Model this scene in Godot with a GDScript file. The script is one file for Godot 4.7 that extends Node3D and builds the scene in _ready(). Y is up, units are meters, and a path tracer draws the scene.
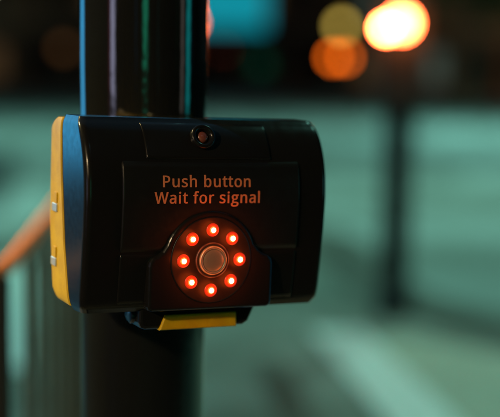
extends Node3D
# Night street: a pedestrian push button unit on a glossy black pole, seen through an 85 mm lens at full aperture.

var MAT := {}
var names := {}

# ---------------------------------------------------------------- helpers
func numbered(called: String) -> String:
	if not names.has(called):
		names[called] = 0
		return called
	names[called] += 1
	return "%s_%03d" % [called, names[called]]

func tag(o: Node, label: String, category: String, group := "") -> Node:
	o.set_meta("label", label)
	o.set_meta("category", category)
	if group != "":
		o.set_meta("group", group)
	return o

func thing(called: String, label: String, category: String, at := Vector3.ZERO, turn := 0.0, group := "") -> Node3D:
	var o := Node3D.new()
	o.name = numbered(called)
	add_child(o)
	o.position = at
	o.rotation.y = turn
	tag(o, label, category, group)
	return o

func put(called: String, mesh: Mesh, mat: Material, parent: Node, at := Vector3.ZERO, rot := Vector3.ZERO) -> MeshInstance3D:
	var o := MeshInstance3D.new()
	o.name = called
	o.mesh = mesh
	o.material_override = mat
	o.cast_shadow = GeometryInstance3D.SHADOW_CASTING_SETTING_ON
	parent.add_child(o, true)
	o.position = at
	o.rotation = rot
	return o

func struct(called: String, mesh: Mesh, mat: Material, at := Vector3.ZERO) -> MeshInstance3D:
	var o := put(numbered(called), mesh, mat, self, at)
	o.set_meta("kind", "structure")
	return o

func lin(r: float, g: float, b: float, a := 1.0) -> Color:
	var c := Color(r, g, b).linear_to_srgb()
	c.a = a
	return c

func noise_tex(freq: float, seed_: int, size := 512, octaves := 4, kind := FastNoiseLite.TYPE_SIMPLEX_SMOOTH) -> NoiseTexture2D:
	var n := FastNoiseLite.new()
	n.noise_type = kind
	n.seed = seed_
	n.frequency = freq
	n.fractal_octaves = octaves
	var t := NoiseTexture2D.new()
	t.width = size
	t.height = size
	t.seamless = true
	t.noise = n
	return t

func ramp_tex(freq: float, seed_: int, a: Color, b: Color, size := 512, octaves := 5) -> NoiseTexture2D:
	var t := noise_tex(freq, seed_, size, octaves)
	var g := Gradient.new()
	g.set_color(0, a)
	g.set_color(1, b)
	g.set_offset(0, 0.25)
	g.set_offset(1, 0.75)
	t.color_ramp = g
	return t

func normal_tex(freq: float, seed_: int, strength: float, size := 512, octaves := 3) -> NoiseTexture2D:
	var t := noise_tex(freq, seed_, size, octaves)
	t.as_normal_map = true
	t.bump_strength = strength
	return t

func plain(c: Color, rough: float, metal := 0.0, spec := 0.5) -> StandardMaterial3D:
	var m := StandardMaterial3D.new()
	m.albedo_color = c
	m.roughness = rough
	m.metallic = metal
	m.metallic_specular = spec
	return m

func worn(a: Color, b: Color, rough: float, scale: float, freq: float, seed_: int, bump := 0.0, bump_freq := 0.05) -> StandardMaterial3D:
	var m := plain(Color.WHITE, rough)
	m.albedo_texture = ramp_tex(freq, seed_, a, b)
	m.uv1_triplanar = true
	m.uv1_world_triplanar = true
	m.uv1_scale = Vector3.ONE * scale
	if bump > 0.0:
		m.normal_enabled = true
		m.normal_texture = normal_tex(bump_freq, seed_ + 7, 4.0)
		m.normal_scale = bump
	return m

func glowing(r: float, g: float, b: float, base := Color(0.05, 0.05, 0.05)) -> StandardMaterial3D:
	var m := plain(base, 0.3)
	var k := maxf(r, maxf(g, b))
	m.emission_enabled = true
	m.emission = lin(r / k, g / k, b / k)
	m.emission_energy_multiplier = k
	return m

# grid of points [row][column] as one smooth sheet, front faces outside when rows go up and columns go right as seen from outside
func grid_mesh(rows: Array, closed := false, smooth := true, caps := true) -> ArrayMesh:
	var st := SurfaceTool.new()
	st.begin(Mesh.PRIMITIVE_TRIANGLES)
	st.set_smooth_group(0 if smooth else -1)
	var nc: int = rows[0].size()
	for i in rows.size() - 1:
		for j in (nc if closed else nc - 1):
			var k := (j + 1) % nc
			var a: Vector3 = rows[i][j]
			var b: Vector3 = rows[i][k]
			var c: Vector3 = rows[i + 1][k]
			var d: Vector3 = rows[i + 1][j]
			for p in [a, d, c, a, c, b]:
				st.add_vertex(p)
	if caps:
		st.set_smooth_group(-1)
		for e in [0, rows.size() - 1]:
			var mid := Vector3.ZERO
			for p in rows[e]:
				mid += p
			mid /= nc
			for j in nc:
				var k := (j + 1) % nc
				var p: Vector3 = rows[e][j]
				var q: Vector3 = rows[e][k]
				if e == 0:
					for v in [mid, p, q]:
						st.add_vertex(v)
				else:
					for v in [mid, q, p]:
						st.add_vertex(v)
	st.generate_normals()
	return st.commit()

# profile: [radius, height] pairs from bottom to top, turned about y
func lathe(profile: Array, sides := 48, smooth := true) -> ArrayMesh:
	var rows := []
	for p in profile:
		var row := []
		for j in sides:
			var a := TAU * j / sides
			row.append(Vector3(sin(a) * p[0], p[1], cos(a) * p[0]))
		rows.append(row)
	return grid_mesh(rows, true, smooth, true)

func inset(poly: Array, d: float) -> Array:
	var out := []
	var n := poly.size()
	for i in n:
		var a: Vector2 = poly[(i + n - 1) % n]
		var b: Vector2 = poly[i]
		var c: Vector2 = poly[(i + 1) % n]
		var n1 := (b - a).normalized().orthogonal() * -1.0
		var n2 := (c - b).normalized().orthogonal() * -1.0
		var m := (n1 + n2).normalized()
		out.append(b + m * d / maxf(0.35, m.dot(n1)))
	return out

# poly: outline in (u, v), counter clockwise; a slab from w0 to w1 with a rounded front edge
func slab(poly: Array, w0: float, w1: float, bevel := 0.0015, steps := 3) -> ArrayMesh:
	var area := 0.0
	for i in poly.size():
		var p: Vector2 = poly[i]
		area += p.cross(poly[(i + 1) % poly.size()])
	if area < 0.0:
		poly = poly.duplicate()
		poly.reverse()
	var test: Array = inset(poly, 0.0001)
	var sgn := 1.0
	var ar2 := 0.0
	for i in test.size():
		var p: Vector2 = test[i]
		ar2 += p.cross(test[(i + 1) % test.size()])
	if ar2 > absf(area):
		sgn = -1.0
	var rings := []
	var lay := func(pl: Array, w: float) -> Array:
		var r := []
		for p in pl:
			r.append(Vector3(p.x, p.y, w))
		return r
	rings.append(lay.call(poly, w0))
	rings.append(lay.call(poly, w1 - bevel))
	var last: Array = poly
	for s in steps:
		var t := (s + 1.0) / steps * PI / 2
		last = inset(poly, sgn * bevel * (1.0 - cos(t)))
		rings.append(lay.call(last, w1 - bevel + bevel * sin(t)))
	var st := SurfaceTool.new()
	st.begin(Mesh.PRIMITIVE_TRIANGLES)
	st.set_smooth_group(-1)
	var nc := poly.size()
	for i in rings.size() - 1:
		for j in nc:
			var k := (j + 1) % nc
			var a: Vector3 = rings[i][j]
			var b: Vector3 = rings[i][k]
			var c: Vector3 = rings[i + 1][k]
			var d: Vector3 = rings[i + 1][j]
			for p in [a, d, c, a, c, b]:
				st.add_vertex(p)
	for side in [[last, w1, true], [poly, w0, false]]:
		var pk := PackedVector2Array(side[0])
		var tri := Geometry2D.triangulate_polygon(pk)
		for i in range(0, tri.size(), 3):
			var q := [pk[tri[i]], pk[tri[i + 1]], pk[tri[i + 2]]]
			var ccw: bool = (q[1] - q[0]).cross(q[2] - q[0]) > 0.0
			if ccw == side[2]:
				q.reverse()
			for p in q:
				st.add_vertex(Vector3(p.x, p.y, side[1]))
	st.generate_normals()
	return st.commit()

func rounded(u0: float, v0: float, u1: float, v1: float, r: float, n := 5) -> Array:
	var out := []
	for c in [[u1 - r, v0 + r, -PI / 2], [u1 - r, v1 - r, 0.0], [u0 + r, v1 - r, PI / 2], [u0 + r, v0 + r, PI]]:
		for i in n + 1:
			var a: float = c[2] + PI / 2 * i / n
			out.append(Vector2(c[0] + r * cos(a), c[1] + r * sin(a)))
	return out

func block(sx: float, sy: float, sz: float, bevel := 0.01) -> ArrayMesh:
	# a box standing on y = 0, centred in x and z, with chamfered front and rear rims
	var r := minf(bevel, 0.3 * minf(sx, sy))
	return slab(rounded(-sx / 2, 0, sx / 2, sy, r, 2), -sz / 2, sz / 2, minf(bevel, sz * 0.3), 2)

func tube(path: Array, radius: float, sides := 20) -> ArrayMesh:
	var rows := []
	var n := path.size()
	for i in n:
		var t: Vector3 = (path[mini(i + 1, n - 1)] - path[maxi(i - 1, 0)]).normalized()
		var up := Vector3.UP if absf(t.y) < 0.9 else Vector3.RIGHT
		var x := up.cross(t).normalized()
		var y := t.cross(x)
		var row := []
		for j in sides:
			var a := -TAU * j / sides
			row.append(path[i] + (x * sin(a) + y * cos(a)) * radius)
		rows.append(row)
	rows.reverse()
	return grid_mesh(rows, true, true, true)

# a flat sheet on the ground from an outline in (x, z), with sides going down
func sheet(poly: Array, y0: float, y1: float, bevel := 0.0) -> ArrayMesh:
	var m := slab(poly.map(func(p): return Vector2(p.x, -p.y)), y0, y1, maxf(bevel, 0.0005), 1)
	var st := SurfaceTool.new()
	st.begin(Mesh.PRIMITIVE_TRIANGLES)
	st.append_from(m, 0, Transform3D(Basis(Vector3.RIGHT, -PI / 2), Vector3.ZERO))
	return st.commit()

func lettering(called: String, text: String, u0: float, u1: float, v: float, cap: float, w: float, mat: Material, parent: Node, tilt: float) -> void:
	var f := SystemFont.new()
	f.font_names = PackedStringArray(["Droid Sans"])
	f.font_weight = 400
	var fv := FontVariation.new()
	fv.base_font = f
	fv.variation_embolden = 0.32
	fv.spacing_glyph = 2
	var t := TextMesh.new()
	t.font = fv
	t.text = text
	t.font_size = 64
	t.pixel_size = 0.001
	t.depth = 0.004
	t.curve_step = 1.0
	t.horizontal_alignment = HORIZONTAL_ALIGNMENT_LEFT
	t.vertical_alignment = VERTICAL_ALIGNMENT_BOTTOM
	var box := t.get_aabb()
	var ref := TextMesh.new()
	ref.font = fv
	ref.text = "W"
	ref.font_size = 64
	ref.pixel_size = 0.001
	ref.depth = 0.004
	ref.vertical_alignment = VERTICAL_ALIGNMENT_BOTTOM
	var rb := ref.get_aabb()
	var sx := (u1 - u0) / box.size.x
	var sy := cap / rb.size.y
	var o := put(called, t, mat, parent)
	o.scale = Vector3(sx, sy, 0.15)
	o.rotation.x = tilt
	o.position = Vector3(u0 - box.position.x * sx, v - rb.position.y * sy, w)

func spot(at: Vector3, target: Vector3, c: Color, energy: float, angle: float, size := 0.12, parent: Node = self) -> void:
	var l := SpotLight3D.new()
	l.name = "lamp_glow"
	l.light_color = c
	l.light_energy = energy
	l.spot_angle = angle
	l.spot_angle_attenuation = 0.9
	l.spot_range = 80
	l.spot_attenuation = 2.0
	l.light_size = size
	l.shadow_enabled = true
	parent.add_child(l, true)
	l.look_at_from_position(at, target, Vector3.RIGHT if absf((target - at).normalized().y) > 0.98 else Vector3.UP)

func omni(at: Vector3, c: Color, energy: float, size: float, parent: Node = self) -> void:
	var l := OmniLight3D.new()
	l.name = "lamp_glow"
	l.light_color = c
	l.light_energy = energy
	l.omni_range = 30
	l.omni_attenuation = 2.0
	l.light_size = size
	l.shadow_enabled = true
	parent.add_child(l, true)
	l.position = at

func area(at: Vector3, facing: Vector3, c: Color, energy: float, size: Vector2, parent: Node = self) -> void:
	var l := AreaLight3D.new()
	l.name = "panel_glow"
	l.light_color = c
	l.light_energy = energy
	l.area_size = size
	l.area_range = 40
	l.shadow_enabled = true
	parent.add_child(l, true)
	l.look_at_from_position(at, at + facing, Vector3.UP)

# ---------------------------------------------------------------- materials
func make_materials() -> void:
	var m := plain(lin(0.010, 0.011, 0.011), 0.09, 0.0, 0.55)
	m.normal_enabled = true
	m.normal_texture = normal_tex(0.012, 3, 2.0, 512, 2)
	m.normal_scale = 0.22
	m.uv1_triplanar = true
	m.uv1_scale = Vector3(14, 6, 14)
	MAT.pole = m
	m = plain(lin(0.009, 0.009, 0.0085), 0.24, 0.0, 0.36)
	m.normal_enabled = true
	m.normal_texture = normal_tex(0.12, 5, 3.0)
	m.normal_scale = 0.02
	m.roughness_texture = ramp_tex(0.02, 31, Color(0.82, 0.82, 0.82), Color(1, 1, 1))
	m.uv1_triplanar = true
	m.uv1_scale = Vector3.ONE * 10.0
	MAT.plastic = m
	MAT.plate = m.duplicate()
	MAT.plate.roughness = 0.38
	m = plain(Color.WHITE, 0.45, 0.0, 0.32)
	m.albedo_texture = ramp_tex(0.012, 11, lin(0.68, 0.43, 0.006), lin(0.60, 0.36, 0.006))
	m.normal_enabled = true
	m.normal_texture = normal_tex(0.1, 12, 3.0)
	m.normal_scale = 0.12
	m.uv1_triplanar = true
	m.uv1_scale = Vector3.ONE * 8.0
	MAT.yellow = m
	MAT.print = plain(lin(0.68, 0.22, 0.085), 0.6)
	MAT.steel = plain(lin(0.17, 0.24, 0.20), 0.36, 0.5)
	MAT.bright_steel = plain(lin(0.75, 0.78, 0.78), 0.35, 0.6)
	MAT.black_metal = plain(lin(0.016, 0.016, 0.016), 0.4)
	MAT.rubber = plain(lin(0.012, 0.012, 0.012), 0.8)
	MAT.lens_halo_red = glowing(0.55, 0.022, 0.004, lin(0.1, 0.004, 0.002))  # outer bloom halo of the light, given as a glowing red rim
	MAT.lens_halo_inner = glowing(2.3, 0.34, 0.04, lin(0.1, 0.004, 0.002))  # inner, more orange step of the same imitated halo
	MAT.led_core = glowing(14.0, 6.0, 2.8, lin(0.8, 0.5, 0.4))
	var s := plain(lin(0.20, 0.05, 0.03), 0.12)
	s.clearcoat_enabled = true
	s.clearcoat = 0.6
	MAT.sensor = s
	MAT.asphalt = worn(lin(0.13, 0.125, 0.11), lin(0.28, 0.28, 0.27), 0.75, 0.07, 0.012, 21, 0.5)
	MAT.patch = worn(lin(0.022, 0.021, 0.02), lin(0.04, 0.038, 0.035), 0.8, 0.5, 0.02, 22, 0.5)
	MAT.pavement = worn(lin(0.11, 0.105, 0.085), lin(0.20, 0.19, 0.165), 0.8, 0.22, 0.01, 23, 0.5)
	MAT.pale_paving = worn(lin(0.30, 0.29, 0.23), lin(0.40, 0.385, 0.31), 0.8, 0.8, 0.015, 24, 0.4)
	MAT.kerb = worn(lin(0.035, 0.027, 0.019), lin(0.065, 0.05, 0.034), 0.75, 1.5, 0.02, 25, 0.4)
	MAT.paint = worn(lin(0.55, 0.55, 0.53), lin(0.70, 0.70, 0.68), 0.6, 1.2, 0.02, 26, 0.3)
	MAT.rail = worn(lin(0.80, 0.16, 0.012), lin(0.90, 0.20, 0.018), 0.5, 6.0, 0.02, 27, 0.1)  # orange shine of a street lamp on the tube, put into its colour
	MAT.bar = worn(lin(0.035, 0.038, 0.034), lin(0.06, 0.065, 0.055), 0.5, 6.0, 0.02, 28, 0.1)
	MAT.dark_post = plain(lin(0.014, 0.013, 0.012), 0.5)
	MAT.wall_a = worn(lin(0.11, 0.075, 0.05), lin(0.17, 0.12, 0.085), 0.9, 0.3, 0.02, 41, 0.3)
	MAT.wall_b = worn(lin(0.09, 0.08, 0.065), lin(0.14, 0.12, 0.10), 0.9, 0.3, 0.02, 42, 0.3)
	MAT.trim = worn(lin(0.18, 0.16, 0.13), lin(0.26, 0.23, 0.19), 0.8, 0.6, 0.02, 43, 0.2)
	MAT.dark_glass = plain(lin(0.01, 0.012, 0.014), 0.05)
	MAT.bark = worn(lin(0.05, 0.035, 0.022), lin(0.10, 0.075, 0.05), 0.95, 2.0, 0.03, 44, 0.8)
	var lf := plain(lin(0.06, 0.085, 0.025), 0.6)
	lf.cull_mode = BaseMaterial3D.CULL_DISABLED
	lf.backlight_enabled = true
	lf.backlight = lin(0.04, 0.06, 0.01)
	MAT.leaf = lf

# ---------------------------------------------------------------- the push button unit
const DEPTH := [[-79, 36], [-77.5, 40], [-74, 43], [-66, 44.5], [-40, 48], [-10, 51], [15, 52], [32, 50.5], [46, 47], [58, 41.5], [67, 35.5], [73, 30], [77, 25], [79, 20]]
const HALF := [[-79, 103.5], [-77.5, 105.8], [-74, 107.2], [-66, 108], [66, 108], [74, 107.4], [77.5, 106], [79, 103.5]]
const JOINT := [[-79, 19], [-60, 13], [-28, 2], [30, -10], [79, -15]]

func along(table: Array, v: float) -> float:
	for i in table.size() - 1:
		if v <= table[i + 1][0]:
			var t: float = (v - table[i][0]) / (table[i + 1][0] - table[i][0])
			return lerpf(table[i][1], table[i + 1][1], clampf(t, 0, 1))
	return table[-1][1]

func smooth_along(table: Array, v: float) -> float:
	var s := 0.0
	for k in 5:
		s += along(table, clampf(v + (k - 2) * 1.6, -79, 79))
	return s / 5.0

func body_mesh() -> ArrayMesh:
	var rows := []
	var vs := []
	for i in 61:
		var t := i / 60.0
		vs.append(-79.0 + 158.0 * (0.5 - 0.5 * cos(PI * t)))
	for v in vs:
		var f := smooth_along(DEPTH, v)
		var a := smooth_along(HALF, v)
		var rc := 6.0
		var row := []
		var jw := along(JOINT, v)
		for k in [0.0, 0.04, 0.5, 0.96]:
			row.append(Vector3(lerpf(-a - 1.5, -a, k), v, lerpf(jw, f - rc, k)))
		for i in 9:
			var q := PI / 2 * i / 8
			row.append(Vector3(-a + rc - rc * cos(q), v, f - rc + rc * sin(q)))
		for i in range(1, 8):
			row.append(Vector3(lerpf(-a + rc, a - rc, i / 8.0), v, f + 1.2 * sin(PI * i / 8.0)))
		for i in 9:
			var q := PI / 2 * (1.0 - i / 8.0)
			row.append(Vector3(a - rc + rc * cos(q), v, f - rc + rc * sin(q)))
		for k in [0.96, 0.5, 0.04, 0.0]:
			row.append(Vector3(lerpf(a + 1.5, a, k), v, lerpf(jw, f - rc, k)))
		rows.append(row.map(func(p): return p * 0.001))
	return grid_mesh(rows, true, true, true)

# a strip of cover that follows the body's front, proud of it by `proud`
func strip_mesh(u0: float, u1: float, v0: float, v1: float, proud: float) -> ArrayMesh:
	var rows := []
	for i in 25:
		var v := lerpf(v0, v1, i / 24.0)
		var f := smooth_along(DEPTH, v)
		var e := minf(v - v0, v1 - v)
		var up := proud * sqrt(clampf(e / 2.5 * (2.0 - e / 2.5), 0, 1)) if e < 2.5 else proud
		var row := [Vector3(u0, v, f - 6)]
		for q in 5:
			var t := PI / 2 * q / 4
			row.append(Vector3(u0 + 1.6 * (1 - cos(t)), v, f + up - 1.6 * (1 - sin(t))))
		for q in 5:
			var t := PI / 2 * (1 - q / 4.0)
			row.append(Vector3(u1 - 1.6 * (1 - cos(t)), v, f + up - 1.6 * (1 - sin(t))))
		row.append(Vector3(u1, v, f - 6))
		rows.append(row.map(func(p): return p * 0.001))
	return grid_mesh(rows, true, true, true)

func lettering_w(v: float) -> float:
	return smooth_along(DEPTH, v) + 2.25

func mm(poly: Array) -> Array:
	return poly.map(func(p): return p * 0.001)

func disc_mesh(profile: Array, sides := 40) -> ArrayMesh:
	# lathe about the w axis: profile is [radius, w] in mm from back to front
	var m := lathe(profile.map(func(p): return [p[0] * 0.001, p[1] * 0.001]), sides)
	var st := SurfaceTool.new()
	st.begin(Mesh.PRIMITIVE_TRIANGLES)
	st.append_from(m, 0, Transform3D(Basis(Vector3.RIGHT, PI / 2), Vector3.ZERO))
	return st.commit()

func make_unit() -> void:
	var root := thing("push_button_unit", "black push button box with yellow back plate and ring of red lights on glossy pole", "push button")
	var yaw := deg_to_rad(25.0)
	var n := Vector3(sin(yaw), 0, cos(yaw))
	var r := Vector3(cos(yaw), 0, -sin(yaw))
	var b := Basis(r, Vector3.UP, n) * Basis(Vector3(0, 0, 1), deg_to_rad(-1.5))
	root.transform = Transform3D(b, n * 0.100 + r * 0.005 + Vector3.UP * 1.1296)
	put("housing", body_mesh(), MAT.plastic, root)
	# yellow back plate: thicker at the top than at the foot
	var rows := []
	for i in 41:
		var t := i / 40.0
		var v := -76.0 + 152.5 * (0.5 - 0.5 * cos(PI * t))
		var a := smooth_along(HALF, v) + 2.4
		var jw := along(JOINT, v) - 0.3
		var back := -46.0 + 14.0 * clampf((-v - 10) / 66.0, 0, 1)
		if v < -68:
			back += (-68 - v) * 1.1
		if v > 65:
			back += (v - 65) * (v - 65) * 0.1
		var row := []
		for p in [[-a + 4, back], [-a + 1.2, back + 1.0], [-a, back + 4], [-a, jw - 1.5], [-a + 1.5, jw], [a - 1.5, jw], [a, jw - 1.5], [a, back + 4], [a - 1.2, back + 1.0], [a - 4, back], [64, back + 3], [58, maxf(back, -37.0)], [-58, maxf(back, -37.0)], [-64, back + 3]]:
			row.append(Vector3(p[0], v, p[1]) * 0.001)
		rows.append(row)
	var plate := put("back_plate", grid_mesh(rows, true, false, true), MAT.yellow, root)
	plate.set_meta("label", "yellow moulded back plate")
	for v in [9.0, -37.0]:
		var lug := put("lug", slab(mm(rounded(-4.5, -4.5, 4.5, 4.5, 1.2, 3)), 0.0, 0.0012, 0.0004, 2), MAT.yellow, plate, Vector3(-0.1102, v * 0.001, -0.024), Vector3(0, -PI / 2, 0))
		lug.name = "lug"
		put("clip", slab(mm(rounded(-7.5, -3.4, 7.5, 3.4, 1.0, 3)), 0.0, 0.0014, 0.0005, 2), MAT.bright_steel, plate, Vector3(-0.1102, (v - 8.5) * 0.001, -0.026), Vector3(0.0, -PI / 2, 0))
	put("mounting_bracket", slab(mm(rounded(-30, -60, 30, 60, 4, 3)), -0.046, -0.030, 0.002, 2), MAT.black_metal, root)
	# front cover pieces
	put("brow_panel", strip_mesh(-57, 54, 46.5, 76, 2.6), MAT.plastic, root)
	put("lettering_panel", strip_mesh(-78, 80, -29, 46, 2.2), MAT.plate, root)
	put("lower_panel", strip_mesh(-78, 80, -72, -29.5, 1.6), MAT.plastic, root)
	# button block: round head on a straight shank that runs down to the foot of the box
	var cu := -0.6
	var cv := -35.5
	var outline := []
	for q in [[-55, -73], [-53.8, -76], [-51, -77], [52, -77], [54.8, -76], [56, -73], [56, -40], [55, -36], [52, -33], [47, -31], [43, -28]]:
		outline.append(Vector2(q[0], q[1]))
	for i in 29:
		var a := deg_to_rad(lerpf(18, 162, i / 28.0))
		outline.append(Vector2(cu + 41 * cos(a), cv + 41 * sin(a)))
	for q in [[-43, -28], [-47, -31], [-51.5, -33], [-54.2, -36], [-55, -40]]:
		outline.append(Vector2(q[0], q[1]))
	put("button_block", slab(mm(outline), 0.030, 0.0552, 0.0030, 5), MAT.plastic, root)
	var ring := put("light_ring", disc_mesh([[36, 54.5], [36, 56.6], [35.6, 56.9], [35.0, 57.0]]), MAT.plate, root, Vector3(cu, cv, -1.1) * 0.001)
	ring.set_meta("label", "round dark bezel holding the ring of lights")
	for i in 8:
		var a := TAU * i / 8
		var at := Vector3(cu + 25.1 * cos(a), cv + 25.1 * sin(a), 55.9) * 0.001
		var led := put("red_light", disc_mesh([[5.6, -1.0], [5.6, 0.2], [5.0, 0.7], [4.2, 0.9], [3.0, 0.9]], 24), MAT.lens_halo_red, root, at)  # wide glowing disc stands in for the halo round the core
		put("lens", disc_mesh([[3.0, 0.2], [3.0, 1.0], [2.8, 1.6], [2.2, 1.9]], 24), MAT.lens_halo_inner, led)  # glowing step that grades the imitated halo towards the core
		put("light_core", disc_mesh([[2.1, 1.0], [2.1, 2.0], [1.85, 2.6], [1.2, 3.1], [0.6, 3.3], [0.1, 3.4]], 20), MAT.led_core, led)
		omni(at + Vector3(0, 0, 0.0055), lin(1.0, 0.09, 0.008), 0.00072, 0.003, root)
	var btn := put("push_button", disc_mesh([[12.2, 0], [12.2, 2.0], [11.6, 3.4], [10.8, 3.8], [10.0, 3.5], [9.7, 2.9], [9.4, 2.9], [8.6, 3.3], [6.0, 3.7], [3.0, 3.9], [0.1, 4.0]]), MAT.steel, root, Vector3(cu + 0.4, cv, 55.9) * 0.001)
	btn.set_meta("label", "round polished metal push button")
	put("button_collar", disc_mesh([[15.0, -0.5], [15.0, 0.8], [14.4, 1.6], [13.2, 1.8], [12.4, 1.2], [12.3, 0.4]]), MAT.black_metal, btn)
	# sensor on the brow
	var sen := put("sensor", disc_mesh([[10.6, -5], [10.6, 1.6], [10.0, 2.8], [8.8, 3.3], [7.2, 2.8], [6.2, 1.2], [5.2, -2.0]], 32), MAT.plastic, root, Vector3(-6.5, 65, 42.0) * 0.001, Vector3(deg_to_rad(-24), 0, 0))
	put("sensor_lens", disc_mesh([[5.1, -3], [5.0, -0.6], [4.2, 0.8], [2.6, 1.6], [0.1, 1.9]], 28), MAT.sensor, sen)
	lettering("lettering", "Push button", -0.0442, 0.0334, 0.0247, 0.0094, lettering_w(24.7) * 0.001 + 0.0004, MAT.print, root, -atan((lettering_w(24.7) - lettering_w(34.0)) / 9.3))
	lettering("lettering", "Wait for signal", -0.0516, 0.0420, 0.0114, 0.0094, lettering_w(11.4) * 0.001, MAT.print, root, -atan((lettering_w(11.4) - lettering_w(20.0)) / 8.6))
	# tongue under the box with its yellow insert
	var tp := [Vector2(-53, -74), Vector2(-53, -88), Vector2(-51, -92.5), Vector2(-47, -94), Vector2(41, -94), Vector2(46, -91), Vector2(52, -78), Vector2(53, -74)]
	put("tongue", slab(mm(tp), 0.004, 0.040, 0.003, 3), MAT.plastic, root, Vector3(-0.0035, -0.0008, 0))
	put("tongue_insert", slab(mm([Vector2(-36, -94.6), Vector2(34, -94.6), Vector2(33, -82), Vector2(-31, -82)]), 0.010, 0.0425, 0.0014, 3), MAT.yellow, root, Vector3(-0.0035, -0.0008, 0))
	put("hinge_pin", disc_mesh([[6.4, 0], [6.4, 2.4], [5.6, 3.2], [0.1, 3.3]], 24), MAT.black_metal, root, Vector3(-56.5, -85.5, 24) * 0.001, Vector3(0, -PI / 2, 0))

func make_pole() -> void:
	var p := thing("black_pole", "glossy black steel pole carrying the push button box", "pole")
	put("shaft", lathe([[0.0585, -0.02], [0.0585, 0.6], [0.0585, 1.2], [0.0592, 1.25], [0.0592, 3.2]], 96), MAT.pole, p)
	put("cap", lathe([[0.0615, 3.17], [0.0615, 3.22], [0.055, 3.245], [0.03, 3.26], [0.001, 3.265]], 48), MAT.black_metal, p)
	put("base_collar", lathe([[0.10, 0.0], [0.10, 0.02], [0.09, 0.03], [0.063, 0.035], [0.063, 0.09], [0.0595, 0.10]], 48), MAT.black_metal, p)

func make_signal() -> void:
	var p := thing("signal_post", "black post with a blazing orange white signal lamp near the kerb", "signal", Vector3(0.85, 0, -4.91))
	put("post", lathe([[0.079, 0], [0.079, 1.62]], 40), MAT.dark_post, p)
	put("base_collar", lathe([[0.098, 0.0], [0.098, 0.10], [0.088, 0.13], [0.075, 0.14]], 32), MAT.dark_post, p)
	put("signal_housing", slab(rounded(-0.135, 1.06, 0.115, 1.64, 0.03, 4), -0.02, 0.14, 0.012, 3), MAT.dark_post, p)
	var w := 0.145
	for q in [[-0.018, 1.490, 0.055, 90.0], [-0.094, 1.464, 0.030, 250.0]]:
		var hood := put("lamp_hood", disc_mesh([[q[2] * 1000 + 10, -12], [q[2] * 1000 + 10, 10], [q[2] * 1000 + 6, 14], [q[2] * 1000 + 2, 8]], 32), MAT.dark_post, p, Vector3(q[0], q[1], w))
		put("signal_lamp", disc_mesh([[q[2] * 1000, 0], [q[2] * 940, 9], [q[2] * 600, 15], [0.1, 18]], 28), glowing(q[3], q[3] * 0.13, q[3] * 0.034), hood)
	omni(Vector3(0.0, 1.48, 0.30), lin(1.0, 0.22, 0.05), 0.12, 0.06, p)

func make_guardrail() -> void:
	var g := thing("guardrail", "pedestrian guardrail with top rail tinted orange as by lamplight and grey bars beside the pole", "guardrail")
	var a := Vector3(-0.208, 0.995, -0.36)
	var e := Vector3(-0.40, 0.995, -3.2)
	var path := [Vector3(-1.6, 0.985, -0.30), Vector3(-0.30, 0.985, -0.335), Vector3(-0.245, 0.987, -0.345), Vector3(-0.218, 0.99, -0.37), a + Vector3(-0.004, 0, -0.06)]
	for i in range(1, 13):
		path.append(a.lerp(e, i / 12.0))
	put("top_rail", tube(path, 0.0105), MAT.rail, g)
	put("corner_post", lathe([[0.013, 0], [0.013, 0.985]], 24), MAT.dark_post, g, Vector3(-0.214, 0, -0.365))
	put("end_post", lathe([[0.02, 0], [0.02, 0.99]], 24), MAT.dark_post, g, Vector3(e.x, 0, e.z))
	put("bottom_rail", tube([Vector3(-0.232, 0.15, -0.352), Vector3(e.x, 0.15, e.z)], 0.012), MAT.bar, g)
	for i in range(1, 19):
		var p := a.lerp(e, (i + 0.6) / 19.5)
		put("bar", lathe([[0.006, 0.15], [0.006, 0.985]], 12), MAT.bar, g, Vector3(p.x, 0, p.z))

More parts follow.
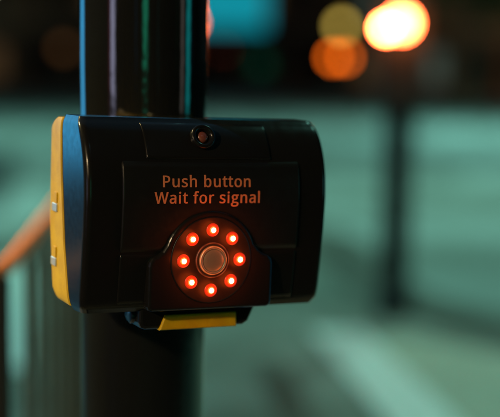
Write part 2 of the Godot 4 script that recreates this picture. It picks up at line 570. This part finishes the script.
# ---------------------------------------------------------------- street
func ground_and_road() -> void:
	struct("ground", sheet([Vector2(-400, -400), Vector2(400, -400), Vector2(400, 200), Vector2(-400, 200)], -0.6, -0.2), MAT.patch)
	struct("road", sheet([Vector2(-60, -66), Vector2(60, -66), Vector2(60, 1.5), Vector2(-60, 1.5)], -0.19, -0.12), MAT.asphalt)
	var kerb_line := [Vector2(-14, -6.5), Vector2(-6, -6.6), Vector2(-1.6, -6.8), Vector2(-0.4, -7.3), Vector2(0.25, -8.1), Vector2(0.62, -8.3), Vector2(0.86, -7.9), Vector2(0.95, -6.9), Vector2(1.0, -6.1), Vector2(1.12, -5.45), Vector2(1.34, -4.95), Vector2(1.75, -4.4), Vector2(2.5, -3.8), Vector2(4, -3.3), Vector2(8, -3.05), Vector2(14, -3.0)]
	var cv := Curve2D.new()
	for i in kerb_line.size():
		var prev: Vector2 = kerb_line[maxi(i - 1, 0)]
		var next: Vector2 = kerb_line[mini(i + 1, kerb_line.size() - 1)]
		var tan_ := (next - prev).normalized() * 0.22 * minf((kerb_line[i] - prev).length() + 0.01, (next - kerb_line[i]).length() + 0.01)
		cv.add_point(kerb_line[i], -tan_, tan_)
	var base := cv.get_baked_length()
	var pave := []
	for i in 161:
		pave.append(cv.sample_baked(base * i / 160.0))
	var outline := pave.duplicate()
	outline.append(Vector2(14, 9))
	outline.append(Vector2(-14, 9))
	struct("pavement", sheet(outline, -0.18, 0.0), MAT.pavement)
	# kerb stones, each a piece of its own
	var kerb := Node3D.new()
	kerb.name = "kerb"
	kerb.set_meta("kind", "structure")
	add_child(kerb)
	var count := int(base / 0.62)
	for i in count:
		var s0 := base * i / count + 0.004
		var s1 := base * (i + 1) / count - 0.004
		var inner := []
		var outer := []
		for k in 5:
			var s := lerpf(s0, s1, k / 4.0)
			var p := cv.sample_baked(s)
			var t := (cv.sample_baked(minf(s + 0.02, base)) - cv.sample_baked(maxf(s - 0.02, 0))).normalized()
			var nn := Vector2(-t.y, t.x)
			inner.append(p + nn * 0.42)
			outer.append(p - nn * 0.03)
		outer.reverse()
		put("kerb_stone", sheet(inner + outer, -0.17, 0.008 + 0.002 * (i % 3), 0.006), MAT.kerb, kerb)
	struct("pale_paving", sheet([Vector2(0.46, -4.35), Vector2(0.86, -4.42), Vector2(1.2, -4.1), Vector2(1.7, -3.7), Vector2(2.5, -3.3), Vector2(4, -2.8), Vector2(4, 0.6), Vector2(1.16, 0.6)], -0.01, 0.004), MAT.pale_paving)
	struct("white_line", sheet([Vector2(0.40, -4.5), Vector2(0.66, -4.5), Vector2(1.37, 0.6), Vector2(1.10, 0.6)], -0.01, 0.008), MAT.paint)
	struct("white_line", sheet([Vector2(-1.50, -6.3), Vector2(-1.30, -6.3), Vector2(-0.82, -3.7), Vector2(-0.92, -3.7)], -0.01, 0.008), MAT.paint)
	struct("dark_patch", sheet([Vector2(-7.5, -19), Vector2(-3.7, -18.2), Vector2(-2.75, -13.5), Vector2(-2.3, -10.2), Vector2(-3.2, -9.4), Vector2(-7.5, -11)], -0.13, -0.116), MAT.patch)  # area darker than the road around it
	struct("dark_patch", sheet([Vector2(0.12, -3.9), Vector2(0.20, -3.98), Vector2(0.27, -3.7), Vector2(0.40, -2.6), Vector2(0.36, -2.3), Vector2(0.27, -2.5), Vector2(0.2, -3.2)], -0.01, 0.004), MAT.kerb)  # narrow brown area, darker than the pavement around it
	struct("far_pavement", sheet([Vector2(-60, -75), Vector2(60, -75), Vector2(60, -64), Vector2(-60, -64)], -0.18, 0.0), MAT.kerb)

func street_lamp(at: Vector3, arm: Vector3, target: Vector3, h: float, rgb: Array, energy: float, angle: float, label: String) -> void:
	var p := thing("street_lamp", label, "street lamp", at, 0.0, "street lamps")
	put("post", lathe([[0.09, 0], [0.085, 1.2], [0.06, 1.3], [0.045, h]], 24), MAT.black_metal, p)
	put("arm", tube([Vector3(0, h - 0.05, 0), arm * 0.5 + Vector3(0, h + 0.12, 0), arm + Vector3(0, h + 0.14, 0)], 0.03), MAT.black_metal, p)
	var hd := put("lamp_head", block(0.26, 0.11, 0.6, 0.03), MAT.black_metal, p, arm + Vector3(0, h + 0.08, 0), Vector3(0, atan2(arm.x, arm.z), 0))
	put("lamp_panel", block(0.20, 0.02, 0.48, 0.004), glowing(rgb[0] * 6.0, rgb[1] * 6.0, rgb[2] * 6.0), hd, Vector3(0, -0.021, 0))
	var from := at + arm + Vector3(0, h + 0.03, 0)
	spot(from, target, lin(rgb[0], rgb[1], rgb[2]), energy, angle, 0.12)

func beacon(at: Vector3, rad: float, rgb: Array, label: String, group := "") -> void:
	var p := thing("amber_beacon", label, "beacon", Vector3(at.x, 0, at.z), 0.0, group)
	var gnd := -0.12
	put("post", lathe([[0.05, gnd], [0.05, at.y - rad * 0.9]], 20), MAT.dark_post, p)
	put("beacon_lamp", disc_like_globe(rad), glowing(rgb[0], rgb[1], rgb[2]), p, Vector3(0, at.y, 0))
	put("collar", lathe([[0.09, at.y - rad - 0.08], [0.11, at.y - rad * 0.92], [0.05, at.y - rad * 0.85]], 20), MAT.dark_post, p)

func disc_like_globe(rad: float) -> ArrayMesh:
	var prof := []
	for i in 17:
		var a := -PI / 2 + PI * i / 16.0
		prof.append([maxf(0.001, rad * cos(a)), rad * sin(a)])
	return lathe(prof, 28)

func lit_panel(parent: Node, called: String, at: Vector3, facing: Vector3, size: Vector2, rgb: Array, energy: float) -> void:
	var turn := atan2(facing.x, facing.z)
	put(called + "_frame", slab(rounded(-size.x / 2 - 0.07, -size.y / 2 - 0.07, size.x / 2 + 0.07, size.y / 2 + 0.07, 0.02, 2), -0.12, -0.012, 0.01, 2), MAT.black_metal, parent, at, Vector3(0, turn, 0))
	put(called, slab(rounded(-size.x / 2, -size.y / 2, size.x / 2, size.y / 2, 0.01, 2), -0.02, 0.0, 0.002, 1), glowing(rgb[0], rgb[1], rgb[2]), parent, at, Vector3(0, turn, 0))
	if energy > 0.0:
		var k := maxf(rgb[0], maxf(rgb[1], rgb[2]))
		area(at + facing * 0.03, facing, lin(rgb[0] / k, rgb[1] / k, rgb[2] / k), energy, size, parent)

func building(label: String, x0: float, x1: float, z: float, h: float, wall: Material, lit: Dictionary, face := 0.0) -> Node3D:
	var p := thing("dark_building", label, "building", Vector3((x0 + x1) / 2, 0, z), face)
	var w := x1 - x0
	put("wall", slab(rounded(-w / 2, -0.2, w / 2, h, 0.02, 1), -6.0, 0.0, 0.02, 1), wall, p)
	put("cornice", slab(rounded(-w / 2 - 0.15, h - 0.5, w / 2 + 0.15, h - 0.05, 0.05, 2), -0.05, 0.35, 0.05, 2), MAT.trim, p)
	put("string_course", slab(rounded(-w / 2 - 0.05, 3.5, w / 2 + 0.05, 3.75, 0.03, 2), -0.05, 0.15, 0.03, 2), MAT.trim, p)
	put("shop_fascia", slab(rounded(-w / 2 + 0.3, 2.7, w / 2 - 0.3, 3.4, 0.03, 2), -0.05, 0.12, 0.02, 2), MAT.black_metal, p)
	var cols := int(w / 3.0)
	var idx := 0
	for fl in int((h - 4.2) / 3.0):
		for c in cols:
			var x := -w / 2 + (c + 0.5) * w / cols
			var y := 4.3 + fl * 3.0
			var win := put("window", slab(rounded(-0.65, 0, 0.65, 1.7, 0.02, 1), -0.05, 0.05, 0.01, 1), MAT.trim, p, Vector3(x, y, 0))
			put("pane", slab(rounded(-0.55, 0.1, 0.55, 1.6, 0.01, 1), 0.0, 0.06, 0.004, 1), lit.get(idx, MAT.dark_glass), win)
			put("sill", slab(rounded(-0.75, -0.1, 0.75, -0.002, 0.01, 1), 0.0, 0.16, 0.01, 1), MAT.trim, win)
			idx += 1
	for c in cols:
		var x := -w / 2 + (c + 0.5) * w / cols
		var win := put("shop_window", slab(rounded(-1.1, 0.5, 1.1, 2.55, 0.02, 1), -0.05, 0.04, 0.01, 1), MAT.black_metal, p, Vector3(x, 0, 0))
		put("pane", slab(rounded(-1.0, 0.6, 1.0, 2.45, 0.01, 1), 0.0, 0.05, 0.004, 1), lit.get(100 + c, MAT.dark_glass), win)
	return p

func tree(at: Vector3, h: float, rad: float, seed_: int, label: String) -> void:
	var rng := RandomNumberGenerator.new()
	rng.seed = seed_
	var p := thing("street_tree", label, "tree", at, 0.0, "trees across the road")
	var prof := []
	for i in 9:
		var t := i / 8.0
		prof.append([lerpf(0.2, 0.06, t) * (1.0 + 0.5 * exp(-t * 12)), t * h * 0.75])
	var trunk := put("trunk", lathe(prof, 14), MAT.bark, p)
	var ends := []
	for i in 9:
		var a := rng.randf() * TAU
		var y := h * lerpf(0.35, 0.7, rng.randf())
		var e := Vector3(cos(a) * rad * rng.randf_range(0.4, 0.8), y + rad * rng.randf_range(0.3, 0.9), sin(a) * rad * rng.randf_range(0.4, 0.8))
		put("limb", tube([Vector3(0, y, 0), Vector3(e.x * 0.5, y + (e.y - y) * 0.4, e.z * 0.5), e], 0.04, 8), MAT.bark, trunk)
		ends.append(e)
	var st := SurfaceTool.new()
	st.begin(Mesh.PRIMITIVE_TRIANGLES)
	for e in ends:
		for c in 6:
			var o: Vector3 = e + Vector3(rng.randfn(), rng.randfn() * 0.7, rng.randfn()) * rad * 0.26
			for k in 70:
				var q := o + Vector3(rng.randfn(), rng.randfn(), rng.randfn()) * rad * 0.13
				var d := Vector3(rng.randfn(), rng.randfn(), rng.randfn()).normalized() * 0.14
				var s := d.cross(Vector3(rng.randfn(), rng.randfn(), rng.randfn()).normalized()).normalized() * 0.06
				for v in [q - d, q + s, q + d, q - d, q + d, q - s]:
					st.add_vertex(v)
	st.generate_normals()
	put("crown", st.commit(), MAT.leaf, p)

# ---------------------------------------------------------------- scene
func _ready() -> void:
	# camera
	var cam := Camera3D.new()
	cam.name = "camera"
	var lens := CameraAttributesPhysical.new()
	lens.frustum_focal_length = 85.0
	lens.frustum_focus_distance = 0.955
	lens.exposure_aperture = 2.35
	lens.frustum_near = 0.05
	lens.frustum_far = 900.0
	cam.attributes = lens
	add_child(cam)
	cam.keep_aspect = Camera3D.KEEP_HEIGHT
	cam.fov = rad_to_deg(2.0 * atan(208.5 / 1180.0))
	cam.near = 0.05
	cam.far = 900.0
	cam.position = Vector3(0.10, 1.25, 1.10)
	cam.rotation = Vector3(deg_to_rad(-6.69), 0, deg_to_rad(0.82))
	cam.current = true
	# night sky
	var we := WorldEnvironment.new()
	we.name = "environment"
	var env := Environment.new()
	var sm := ProceduralSkyMaterial.new()
	sm.sky_top_color = Color(0.05, 0.08, 0.10)
	sm.sky_horizon_color = Color(0.09, 0.13, 0.13)
	sm.ground_bottom_color = Color(0.02, 0.03, 0.03)
	sm.ground_horizon_color = Color(0.05, 0.07, 0.07)
	var sky := Sky.new()
	sky.sky_material = sm
	env.background_mode = Environment.BG_SKY
	env.sky = sky
	env.background_energy_multiplier = 1.0
	env.tonemap_mode = Environment.TONE_MAPPER_LINEAR
	env.tonemap_exposure = 1.0
	env.sdfgi_enabled = true
	env.ssao_enabled = true
	env.ssil_enabled = true
	we.environment = env
	add_child(we)
	# the moon, hardly there
	var moon := DirectionalLight3D.new()
	moon.name = "moon"
	moon.light_color = Color(0.7, 0.9, 1.0)
	moon.light_energy = 0.004
	moon.light_angular_distance = 0.5
	moon.shadow_enabled = true
	add_child(moon)
	moon.rotation_degrees = Vector3(-50, 30, 0)

	make_materials()
	ground_and_road()
	# street lamps, all outside the frame, some added to fill dark areas: teal ones over the road, warm ones by the pavement
	street_lamp(Vector3(9.5, -0.12, -26), Vector3(-2.4, 0, 0), Vector3(5.5, 0, -27), 8.0, [0.34, 1.0, 0.84], 175.0, 70.0, "tall street lamp over the road beyond the signal post")
	street_lamp(Vector3(-10.5, -0.12, -22), Vector3(2.4, 0, 0), Vector3(-6.5, 0, -23), 8.0, [0.34, 1.0, 0.82], 125.0, 75.0, "tall street lamp over the road beside the dark patch")
	street_lamp(Vector3(6.2, -0.12, -12.5), Vector3(-2.0, 0, 0), Vector3(2.6, 0, -12), 7.0, [0.36, 1.0, 0.78], 72.0, 66.0, "added teal lamp brightening the road past the kerb corner")  # fill lamp, added to lift the middle of the road
	street_lamp(Vector3(-6.4, -0.12, -10), Vector3(2.0, 0, 0), Vector3(-3.2, 0, -9), 7.0, [0.36, 1.0, 0.82], 62.0, 60.0, "added teal lamp brightening the road beyond the guardrail")  # fill lamp, added to lift the road on this side
	street_lamp(Vector3(4.6, 0, -2.4), Vector3(-1.4, 0, -0.6), Vector3(2.0, 0, -3.9), 6.0, [0.32, 1.0, 0.80], 20.0, 50.0, "street lamp on the pale paving")
	street_lamp(Vector3(-4.6, 0, -1.6), Vector3(1.0, 0, 0), Vector3(-0.9, 1.0, -0.75), 3.9, [1.0, 0.80, 0.34], 68.0, 18.0, "warm street lamp on the pavement by the guardrail")
	street_lamp(Vector3(-2.9, 0, 3.9), Vector3(0.6, 0, -0.7), Vector3(0.1, 1.0, 0.2), 2.9, [1.0, 0.72, 0.40], 13.0, 13.0, "added warm lamp on the pavement aimed at the push button")  # added front fill, narrow and low to reach lettering and yellow tab
	street_lamp(Vector3(17, 0, -62), Vector3(-1.6, 0, 0), Vector3(12, 1, -65), 6.0, [1.0, 0.62, 0.3], 16.0, 80.0, "added warm lamp brightening the plain dark building")  # added to lift this facade out of black
	street_lamp(Vector3(-18, 0, -62), Vector3(1.6, 0, 0), Vector3(-13, 1, -65), 6.0, [0.8, 0.8, 0.5], 5.0, 80.0, "added warm lamp brightening the dark buildings across the road")  # added as a weak fill on the facades here
	# buildings across the road
	var dim := glowing(0.05, 0.075, 0.06)
	var dim2 := glowing(0.05, 0.028, 0.012)
	building("dark brown building with a cyan lit sign across the road", -13, 5.2, -66, 11, MAT.wall_a, {1: dim2, 4: dim2})
	building("dark plain building with one dim lit window across the road", 5.6, 24, -68, 10, MAT.wall_b, {0: dim, 101: dim, 100: dim2})
	building("dark building standing past the brown one on the far side", -34, -13.4, -67, 12, MAT.wall_b, {105: dim2, 106: dim})
	var sign_ := thing("cyan_sign", "large glowing cyan sign on the dark brown building", "sign", Vector3(-1.4, 0, -65.7))
	lit_panel(sign_, "sign_panel", Vector3(-0.7, 5.5, 0), Vector3(0, 0, 1), Vector2(6.0, 3.9), [0.004, 0.26, 0.33], 0.0)
	tree(Vector3(7.2, -0.12, -38), 6.5, 2.6, 5, "dark leafy tree by the road beside the signal post")
	# amber lamps out on the road
	beacon(Vector3(3.17, 2.80, -40), 0.18, [3.3, 2.3, 0.4], "tall post with a dull yellow globe out on the road")
	beacon(Vector3(2.93, 1.72, -40.4), 0.14, [9.5, 1.45, 0.05], "short post with an orange globe beside the tall yellow one", "orange globes beside the yellow one")
	beacon(Vector3(3.39, 1.74, -41.2), 0.14, [9.5, 1.45, 0.05], "short post with an orange globe beside the tall yellow one", "orange globes beside the yellow one")
	beacon(Vector3(-2.05, 2.80, -39), 0.18, [18.0, 1.8, 0.05], "tall post with a red orange globe behind the glossy pole")
	beacon(Vector3(-6.43, 1.9, -40), 0.18, [0.22, 0.09, 0.025], "post with a faint brown globe before the dark building past the brown one")
	# things that the pole and the box mirror, beside and behind the camera
	var ad := thing("advertising_lightbox", "upright blue white lit advertising panel on the pavement beyond the guardrail", "lightbox", Vector3(-3.6, 0, -3.75), deg_to_rad(44))
	put("plinth", block(1.35, 0.78, 0.22, 0.02), MAT.black_metal, ad)
	lit_panel(ad, "light_panel", Vector3(0, 2.0, 0.08), Vector3(0, 0, 1), Vector2(1.25, 2.25), [0.22, 1.8, 3.4], 0.12)
	var shop := building("dark shop building facing the pavement with narrow lit windows", -16, 16, 9.2, 8, MAT.wall_b, {}, PI)
	lit_panel(shop, "lit_window", Vector3(11.5, 1.7, 0.14), Vector3(0, 0, 1), Vector2(3.4, 2.2), [3.2, 3.2, 4.6], 0.0)
	lit_panel(shop, "lit_window", Vector3(14.6, 1.7, 0.14), Vector3(0, 0, 1), Vector2(0.6, 2.2), [1.6, 0.1, 0.3], 0.0)
	lit_panel(shop, "lit_window", Vector3(-1.15, 1.95, 0.14), Vector3(0, 0, 1), Vector2(1.2, 1.6), [0.08, 2.0, 1.05], 0.0)
	var side := building("dark shop building at the pavement corner with teal window", -8, 8, 1.5, 8, MAT.wall_a, {}, -PI / 2)
	side.position = Vector3(10.5, 0, 1.5)
	lit_panel(side, "lit_window", Vector3(1.0, 1.7, 0.14), Vector3(0, 0, 1), Vector2(0.9, 2.2), [0.9, 0.8, 0.7], 0.0)
	lit_panel(side, "lit_window", Vector3(-1.5, 1.7, 0.14), Vector3(0, 0, 1), Vector2(1.3, 2.2), [0.05, 2.2, 2.2], 0.0)
	# the signal, the guardrail, the pole and its box
	make_signal()
	make_guardrail()
	make_pole()
	make_unit()
